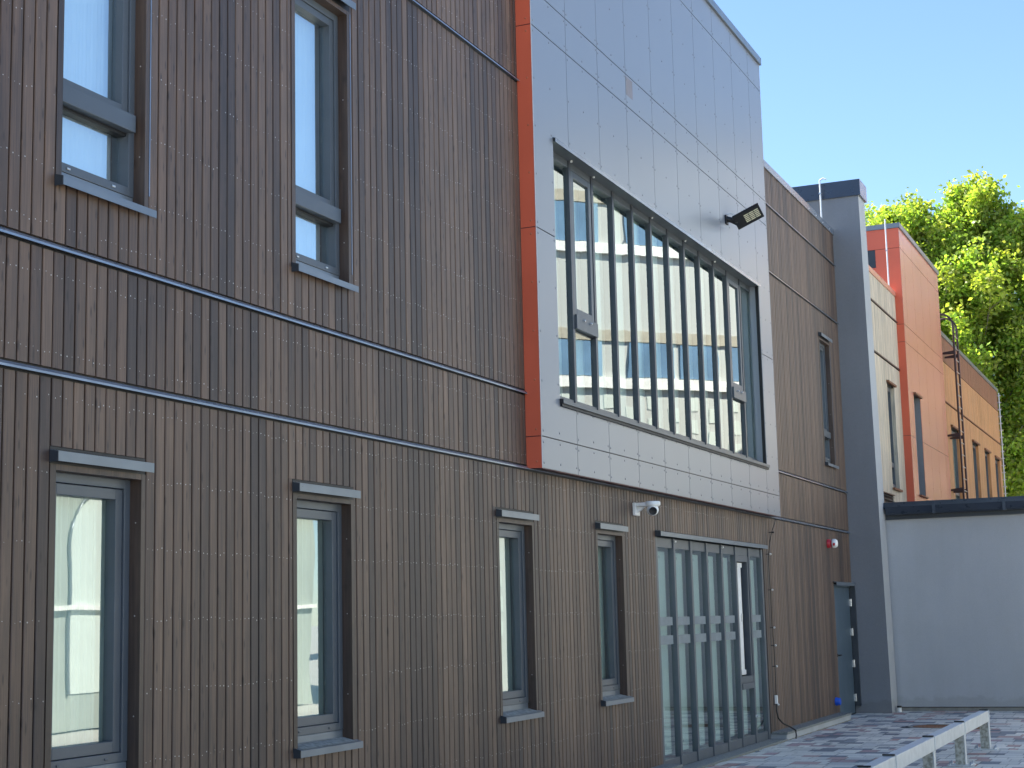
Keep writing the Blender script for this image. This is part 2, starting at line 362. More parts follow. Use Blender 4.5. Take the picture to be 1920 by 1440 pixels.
# ---- small windows
def small_window(x0, x1, z0, z1, kind):
    w_ = thing('window', '', 'window', (x0, 0, z0)) ; del w_['label']; del w_['category']
    w_.parent = bld; w_.matrix_parent_inverse = bld.matrix_basis.inverted()
    r = MB(); t = .046; top = z1-.065
    tn = lambda: (random.random(), random.random(), 0)
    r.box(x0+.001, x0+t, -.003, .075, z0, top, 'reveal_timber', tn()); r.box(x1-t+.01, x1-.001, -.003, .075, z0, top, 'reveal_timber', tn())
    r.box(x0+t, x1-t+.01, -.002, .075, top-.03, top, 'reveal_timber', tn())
    r.box(x0+.001, x1-.001, .0, .02, top+.001, z1+.022, 'black')  # black strip stands in for the shade in the gap above the lintel
    for zz in (z0+.32, z0+.85, z0+1.35): r.box(x1-t+.0085, x1-t+.01, .03, .036, zz, zz+.006, 'nail')
    r.build('reveal_board', w_)
    fx0, fx1 = x0+t, x1-t+.01; fz0, fz1 = z0+.09, top-.03
    f = MB(); q = .05; Y0 = .07
    def ring(a, b, c, d, wd, y0, y1, m='anthracite'):
        f.box(a, a+wd, y0, y1, c, d, m); f.box(b-wd, b, y0, y1, c, d, m); f.box(a+wd, b-wd, y0, y1, c, c+wd, m); f.box(a+wd, b-wd, y0, y1, d-wd, d, m)
    ring(fx0, fx1, fz0, fz1, q, Y0, .15)
    f.box(fx0+.002, fx1-.002, .074, .10, z0+.035, fz0-.001, 'flashing')
    f.box(fx0+q-.004, fx0+q+.004, Y0+.004, .1, fz0+q, fz1-q, 'black')
    panes = []
    if kind == 'low':
        ring(fx0+q+.003, fx1-q-.003, fz0+q+.003, fz1-q-.003, .058, Y0+.012, .15)
        panes.append((fx0+.10, fx1-.10, fz0+.10, fz1-.10))
    else:
        zt = z0+.455; f.box(fx0+.03, fx1-.03, Y0-.032, .15, zt, zt+.10, 'anthracite'); f.box(fx0+q, fx1-q, Y0+.02, .15, zt-.02, zt, 'black')
        ring(fx0+q, fx1-q, zt+.1, fz1-q, .052, Y0+.012, .15)
        panes.append((fx0+.09, fx1-.09, zt+.14, fz1-.09)); panes.append((fx0+q-.01, fx1-q+.01, fz0+.045, zt-.015))
    for i in (.18, .72): f.box(fx0+(fx1-fx0)*i, fx0+(fx1-fx0)*i+.028, Y0-.007, Y0, fz0+.018, fz0+.030, 'steel' if kind == 'up' else 'anthracite')
    f.build('frame', w_, .003)
    p = MB()
    for a, b, c, d in panes: p.box(a, b, .128, .134, c, d, 'glass' if kind == 'low' else 'sky_glass')
    p.build('pane', w_)
    bl = MB(); nx = 14; off = random.random()*6
    pts = []
    for i in range(nx*4+1):
        xx = fx0+.03+(fx1-fx0-.06)*i/(nx*4); am = 1 if kind == 'low' else .2; pts.append((xx, .21+am*(.012*math.sin(i*.9+off)+.006*math.sin(i*2.3+off))))
    for (a, ya), (b, yb) in zip(pts, pts[1:]): bl.poly([(a, ya, z0+.05), (b, yb, z0+.05), (b, yb, fz1-.02), (a, ya, fz1-.02)], 'curtain' if kind == 'low' else 'sky_reflection', sm=True)
    bl.build('curtain', w_)  # upper windows: the blue sheet stands in for mirrored sky
    s_ = MB(); s_.prism_x(x0+.002, x1+.012, [(.07, z0+.042), (-.052, z0+.012), (-.052, z0-.030), (-.048, z0-.030), (-.048, z0+.004), (.07, z0+.034)], 'flashing')
    s_.prism_x(x0+.05, x1-.05, [(.068, z0+.0445), (-.035, z0+.0195), (-.035, z0+.018), (.068, z0+.043)], 'sill_dust')
    s_.prism_x(x0-.004, x0+.0018, [(.0, z0+.03), (-.053, z0+.016), (-.053, z0-.032), (.0, z0-.032)], 'dark_anthracite')
    s_.build('sill', w_)
    l = MB(); l.prism_x(x0+.002, x1+.012, [(.0, z1+.006), (-.052, z1-.004), (-.052, z1-.055), (-.047, z1-.055), (-.047, z1-.010), (.0, z1-.001)], 'flashing')
    l.prism_x(x0-.003, x0+.0018, [(.0, z1+.004), (-.053, z1-.006), (-.053, z1-.057), (.0, z1-.057)], 'dark_anthracite')
    l.build('lintel', w_)
    if kind == 'up': MBt = MB(); MBt.box(x1+.002, x1+.010, -.006, .0, z0+.1, z1-.08, 'trim_metal'); MBt.build('edge_trim', w_)
    return w_
for a, b in WLOW: small_window(a, b, .82, 2.50, 'low')
for a, b in WUP: small_window(a, b, 3.90, 5.97, 'up')

# ---- projecting grey bay
bay = MB(); H = [3.163, 6.860, 7.207, 8.770]; gap = .005
seams = [13.505+.8625*i for i in range(9)]
wx0, wx1, wz0, wz1 = 13.107, 20.45, 3.50, 5.945
def panel(mb, a, b, c, d, y, m, riv, ga=.004, gb=.004, gc=gap, gd=gap, rv=True):
    t = random.Random(int(a*977+c*313)).uniform(.45, .55)
    mb.box(a+ga, b-gb, y, y+.008, c+gc, d-gd, m, (t, t, t))
    if not rv: return
    nz = max(2, int(round((d-c)/.46))+1); xs = [a+.035, b-.035]
    if b-a > .5: xs.insert(1, (a+b)/2)
    for j in range(nz):
        for kx, xx in enumerate(xs):
            zz = c+.05+(d-c-.1)*j/(nz-1)+(.012 if kx else 0); mb.lathe((xx, y, zz), (0, -1, 0), [(0, .011), (.0025, .010), (.004, 0)], riv, 8)
X = [BX0]+seams+[BX1]
for a, b in zip(X, X[1:]):
    for c, d in zip([BZ0]+H, H+[9.16]):
        if c == 3.163:
            if a > wx0 and b < wx1: panel(bay, a, b, c, wz0, BY, 'grey_panel', 'rivet')
            if a > wx0 and b < wx1: panel(bay, a, b, wz1, d, BY, 'grey_panel', 'rivet')
        else: panel(bay, a, b, c, d, BY, 'grey_panel', 'rivet')
# panels left and right of the ribbon window
for a, b in ((BX0, wx0), (wx1, BX1)):
    panel(bay, a, b, 3.163, 5.005, BY, 'grey_panel', 'rivet', ga=.0025 if a == BX0 else 0, gb=0 if a == BX0 else .0025)
    panel(bay, a, b, 5.005, 6.86, BY, 'grey_panel', 'rivet', ga=.0025 if a == BX0 else 0, gb=0 if a == BX0 else .0025)
panel(bay, wx0, seams[0], wz1, 6.86, BY, 'grey_panel', 'rivet', ga=0, gc=0, rv=False); panel(bay, wx0, seams[0], 3.163, wz0, BY, 'grey_panel', 'rivet', ga=0, gd=0, rv=False)
panel(bay, seams[-1], wx1, wz1, 6.86, BY, 'grey_panel', 'rivet', gb=0, gc=0, rv=False); panel(bay, seams[-1], wx1, 3.163, wz0, BY, 'grey_panel', 'rivet', gb=0, gd=0, rv=False)
grid_wall(bay, BX0+.004, BX1-.004, BZ0+.01, 9.15, BY+.0095, BY+.05, [(wx0, wx1, wz0, wz1)], 'black')
bay.box(15.235, 15.45, BY-.0008, BY, 6.985, 7.185, 'stain')
bay.build('grey_panels', bld)
side = MB()
for c, d in zip([BZ0]+[3.163, 5.005, 6.86], [3.163, 5.005, 6.86, 9.16]):
    side.box(BX0-.008, BX0, BY+.004, 4.0 if c > 7.9 else -.001, c+.004, d-.004, 'red_panel')
    n = int((d-c)/.42)+1
    for j in range(n): side.lathe((BX0-.008, BY+.05, c+.06+(d-c-.12)*j/max(1, n-1)), (-1, 0, 0), [(0, .010), (.002, .009), (.0035, 0)], 'red_rivet', 8)
side.box(BX0-.006, BX0-.001, BY+.006, 0, BZ0+.01, 9.15, 'maroon')
side.box(BX0-.008, BX0-.001, 0, 4.0, 7.97, 9.16, 'red_panel')
side.build('red_side_panel', bld)
ed = MB(); ed.box(BX0-.0095, BX0-.0015, BY-.0015, BY+.0035, BZ0, 9.16, 'panel_edge'); ed.build('corner_profile', bld); ed = MB(); ed.box(BX1, BX1+.005, BY-.0015, BY+.004, BZ0, 9.16, 'panel_edge'); ed.build('corner_profile', bld)
sf = MB(); sf.box(BX0, BX1, BY+.01, -.026, BZ0+.012, BZ0+.02, 'maroon'); sf.box(BX0+.001, BX1, BY+.002, BY+.009, BZ0-.004, BZ0+.004, 'maroon'); sf.build('soffit', bld)
up = MB(); up.box(BX0+.01, BX1-.01, BY+.052, 4., 7.97, 9.15, 'dark_anthracite'); up.box(BX0-.03, BX1+.03, BY-.03, 4.05, 9.16, 9.26, 'flashing')
up.box(BX1, BX1+.004, BY+.01, 0, BZ0, 9.16, 'grey_panel'); up.build('bay_coping', bld)
# ribbon window
rw = thing('ribbon_window', '', '', (wx0, BY, wz0)); del rw['label']; del rw['category']; rw.parent = bld; rw.matrix_parent_inverse = bld.matrix_basis.inverted()
YF = -.02
rv = MB(); rv.box(wx0, wx0+.004, BY+.01, .10, wz0, wz1, 'anthracite'); rv.build('reveal', rw); rv = MB(); rv.box(wx1+.045, wx1+.053, BY+.05, .10, wz0, wz1, 'grey_panel'); rv.box(wx1, wx1+.044, BY+.051, BY+.056, wz0, wz1, 'grey_panel')
rv.box(wx1+.002, wx1+.008, BY+.009, YF-.001, wz0, 5.000, 'grey_panel'); rv.box(wx1+.002, wx1+.008, BY+.009, YF-.001, 5.008, wz1, 'grey_panel')
rv.build('reveal', rw)
cn = MB(); cn.prism_x(wx0-.01, wx1+.01, [(YF, wz1-.004), (BY-.03, wz1-.014), (BY-.03, wz1-.055), (BY-.027, wz1-.055), (BY-.027, wz1-.017), (YF, wz1-.010)], 'trim_metal')
cn.box(wx0, wx1, BY+.0, YF+.02, wz1-.03, wz1-.0135, 'anthracite')
cn.build('canopy', rw)
sl_ = MB(); sl_.prism_x(wx0-.01, wx1+.02, [(YF+.03, wz0+.055), (BY-.035, wz0+.03), (BY-.035, wz0-.005), (BY-.031, wz0-.005), (BY-.031, wz0+.025), (YF+.03, wz0+.05)], 'anthracite')
sl_.box(wx0, wx1+.03, BY-.02, BY, wz0-.03, wz0-.002, 'black'); sl_.box(wx0-.012, wx0-.009, BY-.037, BY, wz0-.01, wz0+.036, 'black'); sl_.build('sill', rw)
n = 12; X0 = 13.19; pt = .6105; ft, fb = 5.925, 3.57
fr = MB()
fr.box(13.11, wx1+.04, YF+.004, .09, ft-.075, ft+.01, 'anthracite'); fr.box(13.11, wx1+.04, YF+.004, .09, fb-.03, fb+.045, 'anthracite')
for i in range(n+1):
    xx = X0+i*pt; fr.box(xx, xx+.055 if i < n else xx+.03, YF-.008, .10, fb-.02, ft, 'mullion_metal')
    if i in (1, 2, 5, 7, 9): fr.lathe((xx+.02, YF-.03, ft-.01), (0, 0, -1), [(0, .012), (.015, .012), (.018, 0)], 'white_plastic', 8)
for i in (1, 10):
    a, b = X0+i*pt+.055, X0+(i+1)*pt; tz = 4.30
    fr.box(a, b+.02, YF-.028, .09, tz, tz+.135, 'anthracite'); fr.box(a, b, YF+.03, .09, tz-.02, tz, 'black')
    for (p, q, r_, s_) in ((a+.01, a+.075, tz+.145, ft-.085), (b-.075, b-.01, tz+.145, ft-.085), (a+.076, b-.076, tz+.145, tz+.205), (a+.076, b-.076, ft-.145, ft-.085)): fr.box(p, q, YF-.002, .09, r_, s_, 'anthracite')
    for dx in (.18, .36): fr.lathe((a+dx, YF-.028, tz+.10), (0, -1, 0), [(0, .014), (.018, .012), (.02, 0)], 'steel', 8)
fr.build('frame', rw, .003)
for i in range(n):
    a, b = X0+i*pt+.045, X0+(i+1)*pt+.01
    p = MB()
    if i in (1, 10): p.box(a+.06, b-.06, -.004, .0, 4.45, ft-.13, 'glass'); p.box(a, b, .002, .007, fb+.04, 4.29, 'glass')
    else: p.box(a, b, .002, .007, fb+.04, ft-.07, 'glass')
    p.build('pane', rw)
cu = MB(); pts = [(13.12+.035*i, .12+.022*math.sin(i*1.3)+.012*math.sin(i*.37)+.008*math.sin(i*2.9)) for i in range(212)]
for (a, ya), (b, yb) in zip(pts, pts[1:]): cu.poly([(a, ya, 3.52), (b, yb, 3.52), (b, yb, 5.93), (a, ya, 5.93)], 'curtain', sm=True)
cu.build('curtain', rw)

# ---- ground floor glazing
gz = thing('glazed_screen', '', '', (16.13, 0, 0)); del gz['label']; del gz['category']; gz.parent = bld; gz.matrix_parent_inverse = bld.matrix_basis.inverted()
X0, pt, n = 16.12, .6255, 7; zt = 2.44; YF = .012
fr = MB(); fr.box(16.135, 20.59, YF+.01, .10, 2.335, zt, 'anthracite'); fr.box(16.135, 20.59, YF+.008, .10, .022, .125, 'anthracite')
for i in range(n+1):
    xx = X0+.015+i*pt if i else 16.136; fr.box(xx, xx+.062 if i < n else 20.592, YF-.006, .075, .021, zt+.001, 'anthracite')
    if i in (1, 4): fr.lathe((xx+.02, YF-.02, zt-.02), (0, 0, -1), [(0, .014), (.02, .014), (.024, 0)], 'white_plastic', 8)
a, b = X0+5*pt+.077, X0+6*pt+.015
fr.box(a, b, YF-.001, .10, .775, .855, 'anthracite'); fr.box(a, b, YF-.018, .10, .70, .774, 'anthracite')
fr.box(a, b, YF+.006, .10, 2.26, 2.334, 'anthracite'); fr.box(b-.05, b-.001, YF+.006, .10, .856, 2.259, 'anthracite'); fr.box(a+.001, a+.03, YF+.006, .10, .856, 2.259, 'anthracite')
fr.lathe((b-.01, YF-.012, .35), (0, -1, 0), [(0, .02), (.01, .02), (.012, .012), (.03, .012), (.032, 0)], 'steel', 10)
fr.build('frame', gz, .003)
for i in range(n):
    a, b = X0+i*pt+.07, X0+(i+1)*pt+.02
    p = MB(); p.box(a, b, .040, .046, .12, .72 if i == 5 else 2.34, 'glass'); p.build('pane', gz)
    if i != 5:
        st = MB(); st.box(a+.10, b-.04, .0375, .0392, 1.51, 1.60, 'decal'); st.box(a+.10, b-.04, .0375, .0392, 1.31, 1.405, 'decal'); st.build('marking_strip', gz)
    bl = MB(); 
    if i != 5: bl.box(a+.17, b-.05, .10, .106, .16, 2.30, 'curtain'); bl.disc((a+.33, .099, 2.24), (0, -1, 0), .018, 'rivet', 8); bl.disc((a+.33, .099, .26), (0, -1, 0), .018, 'rivet', 8)
    else: bl.box(a+.17, b-.05, .10, .106, .14, .68, 'curtain')
    bl.build('pale_backing', gz)  # pale strip close behind each pane
a, b = X0+5*pt+.077, X0+6*pt+.015
ca = MB(); ca.box(a+.20, a+.36, .062, .09, .87, 2.25, 'white_plastic'); ca.box(a+.365, a+.385, .075, .10, .875, 2.245, 'white_plastic'); ca.box(a+.20, a+.40, .055, .10, .87, .93, 'white_plastic'); ca.box(a+.20, a+.40, .055, .10, 2.19, 2.25, 'white_plastic'); ca.box(a+.30, a+.33, .05, .062, 1.52, 1.62, 'steel'); ca.box(a+.20, b+.9, .45, .46, .8, 2.3, 'black')  # black sheet behind the opening stands in for the dark room
ca.build('open_casement', gz, .004)
ln = MB(); ln.prism_x(16.12, 20.63, [(.0, 2.508), (-.062, 2.494), (-.062, 2.448), (-.057, 2.448), (-.057, 2.488), (.0, 2.50)], 'flashing'); ln.box(16.115, 16.119, -.063, 0, 2.44, 2.50, 'dark_anthracite'); ln.build('lintel', gz)

# ---- door
dr = thing('door', '', '', (24.88, 0, 0)); del dr['label']; del dr['category']; dr.parent = bld; dr.matrix_parent_inverse = bld.matrix_basis.inverted()
d = MB(); d.box(24.92, 26.185, .035, .085, .012, 2.0, 'door_paint'); d.build('leaf', dr, .004)
d = MB(); d.box(24.882, 24.918, .02, .12, 0, 2.043, 'door_paint'); d.box(24.919, 26.185, .02, .12, 2.003, 2.043, 'door_paint'); d.box(26.187, 26.20, .03, .12, 0, 2.043, 'black')
d.box(26.201, 26.249, -.055, .12, .12, 2.04, 'dark_anthracite'); d.build('frame', dr)
for zz in (.25, .79, 1.29, 1.76):
    h = MB(); h.box(26.12, 26.20, .020, .034, zz-.055, zz+.055, 'steel'); h.tube([(26.188, .012, zz-.06), (26.188, .012, zz+.06)], .011, 'steel', 8); h.build('hinge', dr)
h = MB(); h.lathe((25.03, .034, .95), (0, -1, 0), [(0, .028), (.008, .028), (.009, .012), (.05, .012), (.052, 0)], 'black', 10); h.box(25.02, 25.14, -.018, -.006, .94, .962, 'black'); h.build('handle', dr)
l = MB(); l.prism_x(24.84, 26.247, [(.0, 2.085), (-.055, 2.075), (-.055, 2.025), (-.05, 2.025), (-.05, 2.068), (.0, 2.078)], 'flashing'); l.build('lintel', dr)

# ---- plinths and apron
p = MB(); p.box(20.63, 24.72, -.205, .02, .072, .102, 'granite'); p.box(-2, 16.12, -.205, .02, .072, .102, 'granite'); p.build('plinth_slab', bld)
p = MB(); p.box(20.65, 24.70, -.19, .05, -.05, .0715, 'plinth_white'); p.box(-2, 16.10, -.19, .05, -.05, .0715, 'plinth_white'); p.build('plinth', bld)
p = MB(); p.box(16.13, 20.64, -.20, .10, -.04, .020, 'granite'); p.build('threshold', bld)
rb = random.Random(5); e = MB()
pts = [(14.0+.12*i, -.200-.03*rb.random()) for i in range(90)]
for (a, ya), (b, yb) in zip(pts, pts[1:]): e.poly([(a, -.19, .003), (a, ya-.015, .003), (b, yb-.015, .003), (b, -.19, .003)], 'sand')
for i in range(160):
    xx, yy, s_ = rb.uniform(14, 24.6), -.2-rb.random()*.05, rb.uniform(.004, .012); e.lathe((xx, yy, .003), (0, 0, 1), [(0, s_), (s_*.7, s_*.7), (s_, 0)], 'sand', 5)
e = e.build('sand_strip'); e['kind'] = 'structure'

# ------------------------------------------------------------------ wing wall
ww = thing('wing_wall', 'tall dark grey rendered wing wall with blue metal cap at the end of the timber facade', 'wall', (26.5, -.3, 0))
m = MB(); v = [(26.25, -.535, 0), (26.78, -.535, 0), (26.78, 4, 0), (26.25, 4, 0), (26.25, -.46, 8.52), (26.78, -.46, 8.52), (26.78, 4, 8.52), (26.25, 4, 8.52)]
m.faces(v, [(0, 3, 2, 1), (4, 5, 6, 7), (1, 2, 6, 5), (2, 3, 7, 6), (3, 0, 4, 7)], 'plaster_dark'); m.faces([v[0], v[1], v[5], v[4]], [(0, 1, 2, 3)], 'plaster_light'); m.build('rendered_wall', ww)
m = MB(); m.box(26.22, 26.81, -.50, 4.03, 8.50, 8.775, 'navy_metal'); m.box(26.222, 26.808, -.502, -.50, 8.50, 8.77, 'trim_metal')  # lighter sheet on the front end stands in for a pinkish reflection
for xx in (26.3, 26.52, 26.74): m.lathe((xx, -.503, 8.54), (0, -1, 0), [(0, .012), (.004, .011), (.005, 0)], 'steel', 8)
m.build('cap', ww)

# ------------------------------------------------------------------ low extension
lx = thing('low_extension', 'single storey pale grey rendered block with dark blue roof edge behind the barrier', 'building', (27, -3, 0))
m = MB(); m.box(26.84, 48, -3.4, -.004, .065, 3.10, 'plaster_light'); m.build('wall', lx)
m = MB(); m.box(26.87, 48, -3.37, -.006, 0, .055, 'concrete'); m.build('plinth', lx)
m = MB(); m.box(26.85, 48, -3.39, -.005, .055, .0652, 'black'); m.build('shadow_gap', lx)
m = MB(); m.box(26.70, 48, -3.54, -.05, 3.27, 3.38, 'navy_metal'); m.box(26.78, 48, -3.46, -.05, 3.10, 3.27, 'dark_anthracite'); m.build('roof', lx)
m = MB(); m.prism_x(0, 1, [(0, 0)]*3, 'navy_metal') if False else None
yz = [(-.06, 0), (-.075, -.14), (.0, -.16), (.0, 0)]
gt = MB(); prof = [(26.60, 3.335), (26.60, 3.30), (26.63, 3.20), (26.665, 3.17), (26.70, 3.17), (26.70, 3.335)]
nn = len(prof); vv = [(x_, -3.5, z_) for x_, z_ in prof]+[(x_, -.55, z_) for x_, z_ in prof]
gt.faces(vv, [tuple(range(nn)), tuple(range(2*nn-1, nn-1, -1))]+[(i, nn+i, nn+(i+1) % nn, (i+1) % nn) for i in range(nn)], 'navy_metal')
for yy in (-1.35, -2.45, -3.3): gt.box(26.592, 26.70, yy, yy+.05, 3.165, 3.338, 'navy_metal')
gt.build('gutter', lx)

# ------------------------------------------------------------------ beige building
bb = thing('beige_building', 'cream timber clad building section between the grey wing wall and the red block', 'building', (29, 0, 0))
BH = [(30.60, 31.42, 3.90, 5.97, 0, .02), (29.0, 30.62, 3.42, 3.77, 0, 0)]
cladding(26.80, 32.15, [(3.0, 6.34), (6.40, 7.315), (7.365, 7.86)], BH, 'beige_timber', pitch=.10, nails=False, gap=.007).build('timber_cladding', bb)
m = MB(); grid_wall(m, 26.8, 32.2, 0, 7.84, .055, .3, BH, 'interior'); m.box(26.8, 32.2, .3, 10, 0, .1, 'interior'); m.box(26.8, 32.2, 10, 10.2, 0, 7.84, 'interior'); m.box(26.8, 32.2, 2, 2.1, 0, 7.8, 'interior'); m.build('wall', bb)
m = MB(); m.box(26.8, 32.2, .08, 10.2, 7.84, 7.9, 'dark_anthracite'); m.build('roof', bb)
m = MB(); m.box(26.81, 32.14, -.022, .10, 7.862, 7.962, 'warm_sheen_panel'); m.build('parapet_coping', bb)  # warm reflection painted into the coping colour
for zt_ in (6.37, 7.34):
    m = MB(); m.box(26.81, 32.14, -.02, .02, zt_-.012, zt_+.012, 'ladder_steel'); m.build('drip_trim', bb)
def far_window(par, x0, x1, z0, z1, Y=0, dep=.08, rm='beige_timber', curtain=None, fm='ladder_steel'):
    w_ = thing('window', '', '', (x0, Y, z0)); del w_['label']; del w_['category']; w_.parent = par; w_.matrix_parent_inverse = par.matrix_basis.inverted()
    m = MB(); m.box(x0, x0+.03, Y-.002, Y+dep, z0, z1-.06, rm); m.build('reveal_board', w_); m = MB(); m.box(x1-.03, x1, Y-.002, Y+dep, z0, z1-.06, rm); m.build('reveal_board', w_)
    m = MB(); a, b = x0+.03, x1-.03
    for q in ((a, a+.06, z0+.05, z1-.07), (b-.06, b, z0+.05, z1-.07), (a+.06, b-.06, z0+.05, z0+.12), (a+.06, b-.06, z1-.14, z1-.07), (a+.06, b-.06, z0+.45, z0+.54)): m.box(q[0], q[1], Y+dep-.01, Y+dep+.05, q[2], q[3], 'anthracite')
    m.build('frame', w_)
    m = MB(); m.box(a+.05, b-.05, Y+dep+.03, Y+dep+.036, z0+.1, z1-.1, 'glass'); m.build('pane', w_)
    if curtain: m = MB(); m.box(a+.05, b-.05, Y+dep+.06, Y+dep+.066, z0+.1, z1-.1, curtain); m.build('pale_backing', w_)  # pale sheet stands in for the yellowish reflection in the glass
    m = MB(); m.box(x0-.02, x1+.02, Y-.05, Y+.06, z0-.02, z0+.02, fm); m.build('sill', w_)
    m = MB(); m.box(x0-.02, x1+.02, Y-.05, Y, z1-.04, z1, fm); m.build('lintel', w_)
far_window(bb, 30.60, 31.42, 3.90, 5.97, fm='rust')
m = MB(); m.box(29.0, 30.62, .02, .05, 3.42, 3.77, 'black')
for i in range(5): m.prism_x(29.0, 30.60, [(.02, 3.45+i*.07), (-.03, 3.43+i*.07), (-.03, 3.438+i*.07), (.02, 3.47+i*.07)], 'louvre')
m.box(28.98, 30.62, -.035, .0, 3.755, 3.775, 'ladder_steel'); m.build('louvre', bb)

# ------------------------------------------------------------------ red block
rd = thing('red_panelled_block', 'tall red panelled block rising above the cream building', 'building', (34, 0, 0))
RX0, RX1, RY, RT = 32.15, 37.30, -.15, 9.28
m = MB(); HZ = [2.0, 5.05, 6.94, 7.30, 8.87, RT]; SX = [RX0, 32.62, 33.655, 34.69, 35.725, 36.76, RX1]; WR = (32.78, 33.62, 3.90, 5.97)
for c, d_ in zip(HZ, HZ[1:]):
    for a, b in zip(SX, SX[1:]):
        hs = [(max(a, WR[0]), min(b, WR[1]))] if (a < WR[1] and b > WR[0]) else []
        segs = [(a, b, c, d_)]
        if hs and hs[0][1]-hs[0][0] > .02 and c < 5.97 and d_ > 3.9:
            p, q = hs[0]; segs = [(s0, s1, c, d_) for s0, s1 in cut(a, b, [(p, q)])]+[(p, q, z0_, z1_) for z0_, z1_ in cut(c, d_, [(3.9, 5.97)])]
        for (s0, s1, c0, c1) in segs: panel(m, s0, s1, c0, c1, RY, 'warm_sheen_panel', 'red_rivet', rv=(s1-s0 > .35 and c1-c0 > .25))  # front panels carry the painted pink sheen
grid_wall(m, RX0+.003, RX1-.003, 0, 9.27, RY+.0085, RY+.12, [(*WR, 0, 0)], 'black'); m.build('front_panels', rd)
m = MB()
for c, d_ in zip(HZ, HZ[1:]):
    for p, q in ((RY+.004, .34), (.34, .62), (.62, 3.5)):
        if (p, q) == (.34, .62) and c == 7.30: m.box(RX0-.008, RX0, p, q, c+.003, 8.50, 'red_panel'); continue
        m.box(RX0-.008, RX0, p, q, c+.004, d_-.004, 'red_panel')
m.box(RX0+.001, RX0+.01, RY+.01, 3.5, 0, 9.27, 'black'); m.build('side_panel', rd)
m = MB(); m.box(RX0-.006, RX0-.002, .345, .615, 8.51, 8.86, 'dark_anthracite'); m.build('side_window', rd)
m = MB(); m.box(RX0+.012, RX1-.01, RY+.13, 3.5, 0, 9.26, 'interior'); m.build('wall', rd)
m = MB(); m.box(RX0-.03, RX1+.03, RY-.03, 3.55, RT, RT+.10, 'flashing'); m.build('coping', rd)
m = MB(); m.box(WR[1]-.008, WR[1]-.001, RY+.01, RY+.125, 3.9, 5.97, 'plaster_dark'); m.box(WR[0], WR[1], RY+.121, RY+.126, 3.9, 5.97, 'plaster_dark'); m.box(WR[0]-.02, WR[1]+.02, RY-.05, RY+.1, 3.88, 3.91, 'rust'); m.box(WR[0]-.02, WR[1]+.02, RY-.05, RY, 5.95, 5.99, 'rust'); m.build('window', rd)

# ------------------------------------------------------------------ orange building
ob = thing('orange_building', 'orange timber building with rust brown band under its roof, farthest along the row', 'building', (44, 0, 0))
OH = [(39.05, 40.42, 3.9, 5.98, 0, .02), (42.85, 44.12, 3.9, 5.98, 0, .02), (45.40, 46.57, 3.9, 5.98, 0, .02), (47.75, 49.0, 3.9, 5.98, 0, .02)]
cladding(37.31, 49.5, [(3.0, 6.43), (6.49, 7.43)], OH, 'orange_timber', pitch=.12, nails=False, gap=.004).build('orange_cladding', ob)
cladding(37.31, 49.5, [(7.45, 8.03)], [], 'rust_timber', pitch=.12, nails=False, gap=.01).build('rust_band', ob)
m = MB(); grid_wall(m, 37.31, 49.5, 0, 8.03, .055, .3, OH, 'interior'); m.box(37.4, 49.4, .3, 8, 0, .1, 'interior'); m.box(49.3, 49.5, .3, 8, 0, 8.03, 'orange_timber'); m.box(37.4, 49.3, 1.2, 1.3, 0, 8, 'interior'); m.build('wall', ob)
m = MB(); m.box(37.31, 49.52, -.03, 8, 8.032, 8.13, 'flashing'); m.build('coping', ob)
m = MB(); m.box(37.31, 49.5, -.02, .02, 6.45, 6.475, 'rust'); m.build('drip_trim', ob)
for i, h in enumerate(OH): far_window(ob, h[0], h[1], h[2], h[3], rm='orange_timber', curtain='curtain' if i == 0 else None, fm='rust')

# ------------------------------------------------------------------ opposite buildings (seen in the glass)
op = thing('opposite_block', 'cream block with blue window bands, mirrored in the ribbon window', 'building', (38, -8, 0))
def wp(mb, t0, t1, o0, o1, z0, z1, mt):          # box on the slanted front: t runs along the wall, o outward
    q = [Vector((34.15-.707*t-.707*o, -4.15-.707*t+.707*o, z)) for z in (z0, z1) for t, o in ((t0, o0), (t1, o0), (t1, o1), (t0, o1))]
    mb.faces(q, [(0, 3, 2, 1), (4, 5, 6, 7), (0, 1, 5, 4), (1, 2, 6, 5), (2, 3, 7, 6), (3, 0, 4, 7)], mt)
m = MB(); wp(m, -.9, 6.2, -6, 0, 0, 11.95, 'cream_wall'); m.build('wall', op)
m = MB(); wp(m, -1.0, 6.3, -6.1, .25, 11.95, 12.2, 'flashing'); m.build('roof', op)
for (c, d_) in ((6.75, 7.5), (9.7, 10.55)):
    m = MB(); wp(m, -.9, 6.2, .001, .05, d_+.02, d_+.26, 'tan_wall'); wp(m, -.9, 6.2, .001, .10, c-.26, c-.03, 'white_plastic'); m.build('band', op)
    for t0, t1 in ((3.2, 4.2), (2.2, 3.9-.9), (.95, 1.75), (.1, .8), (-.8, -.05)):
        m = MB(); wp(m, t0*1.35, t1*1.35, .001, .04, c, d_, 'window_blue'); m.build('window', op)
m = MB()
for i in range(14):
    for j in range(12): wp(m, -.8+i*.5, -.8+i*.5+.24, .0005, .015, .3+j*.5+(i%2)*.25, .3+j*.5+.3+(i%2)*.25, 'curtain')
m.build('cladding_tiles', op)
op2 = thing('opposite_wing', 'low cream building across the yard, seen as a reflection in the ground floor windows', 'building', (18, -14, 0))
m = MB(); m.box(5, 29.3, -20, -11.6, 0, 5.3, 'pale_render'); m.build('wall', op2)
m = MB(); m.box(4.8, 29.4, -20.2, -11.4, 5.3, 5.5, 'flashing'); m.build('roof', op2)
m = MB(); m.box(5, 29.3, -11.597, -11.50, 1.95, 2.03, 'white_plastic'); m.build('ledge', op2)
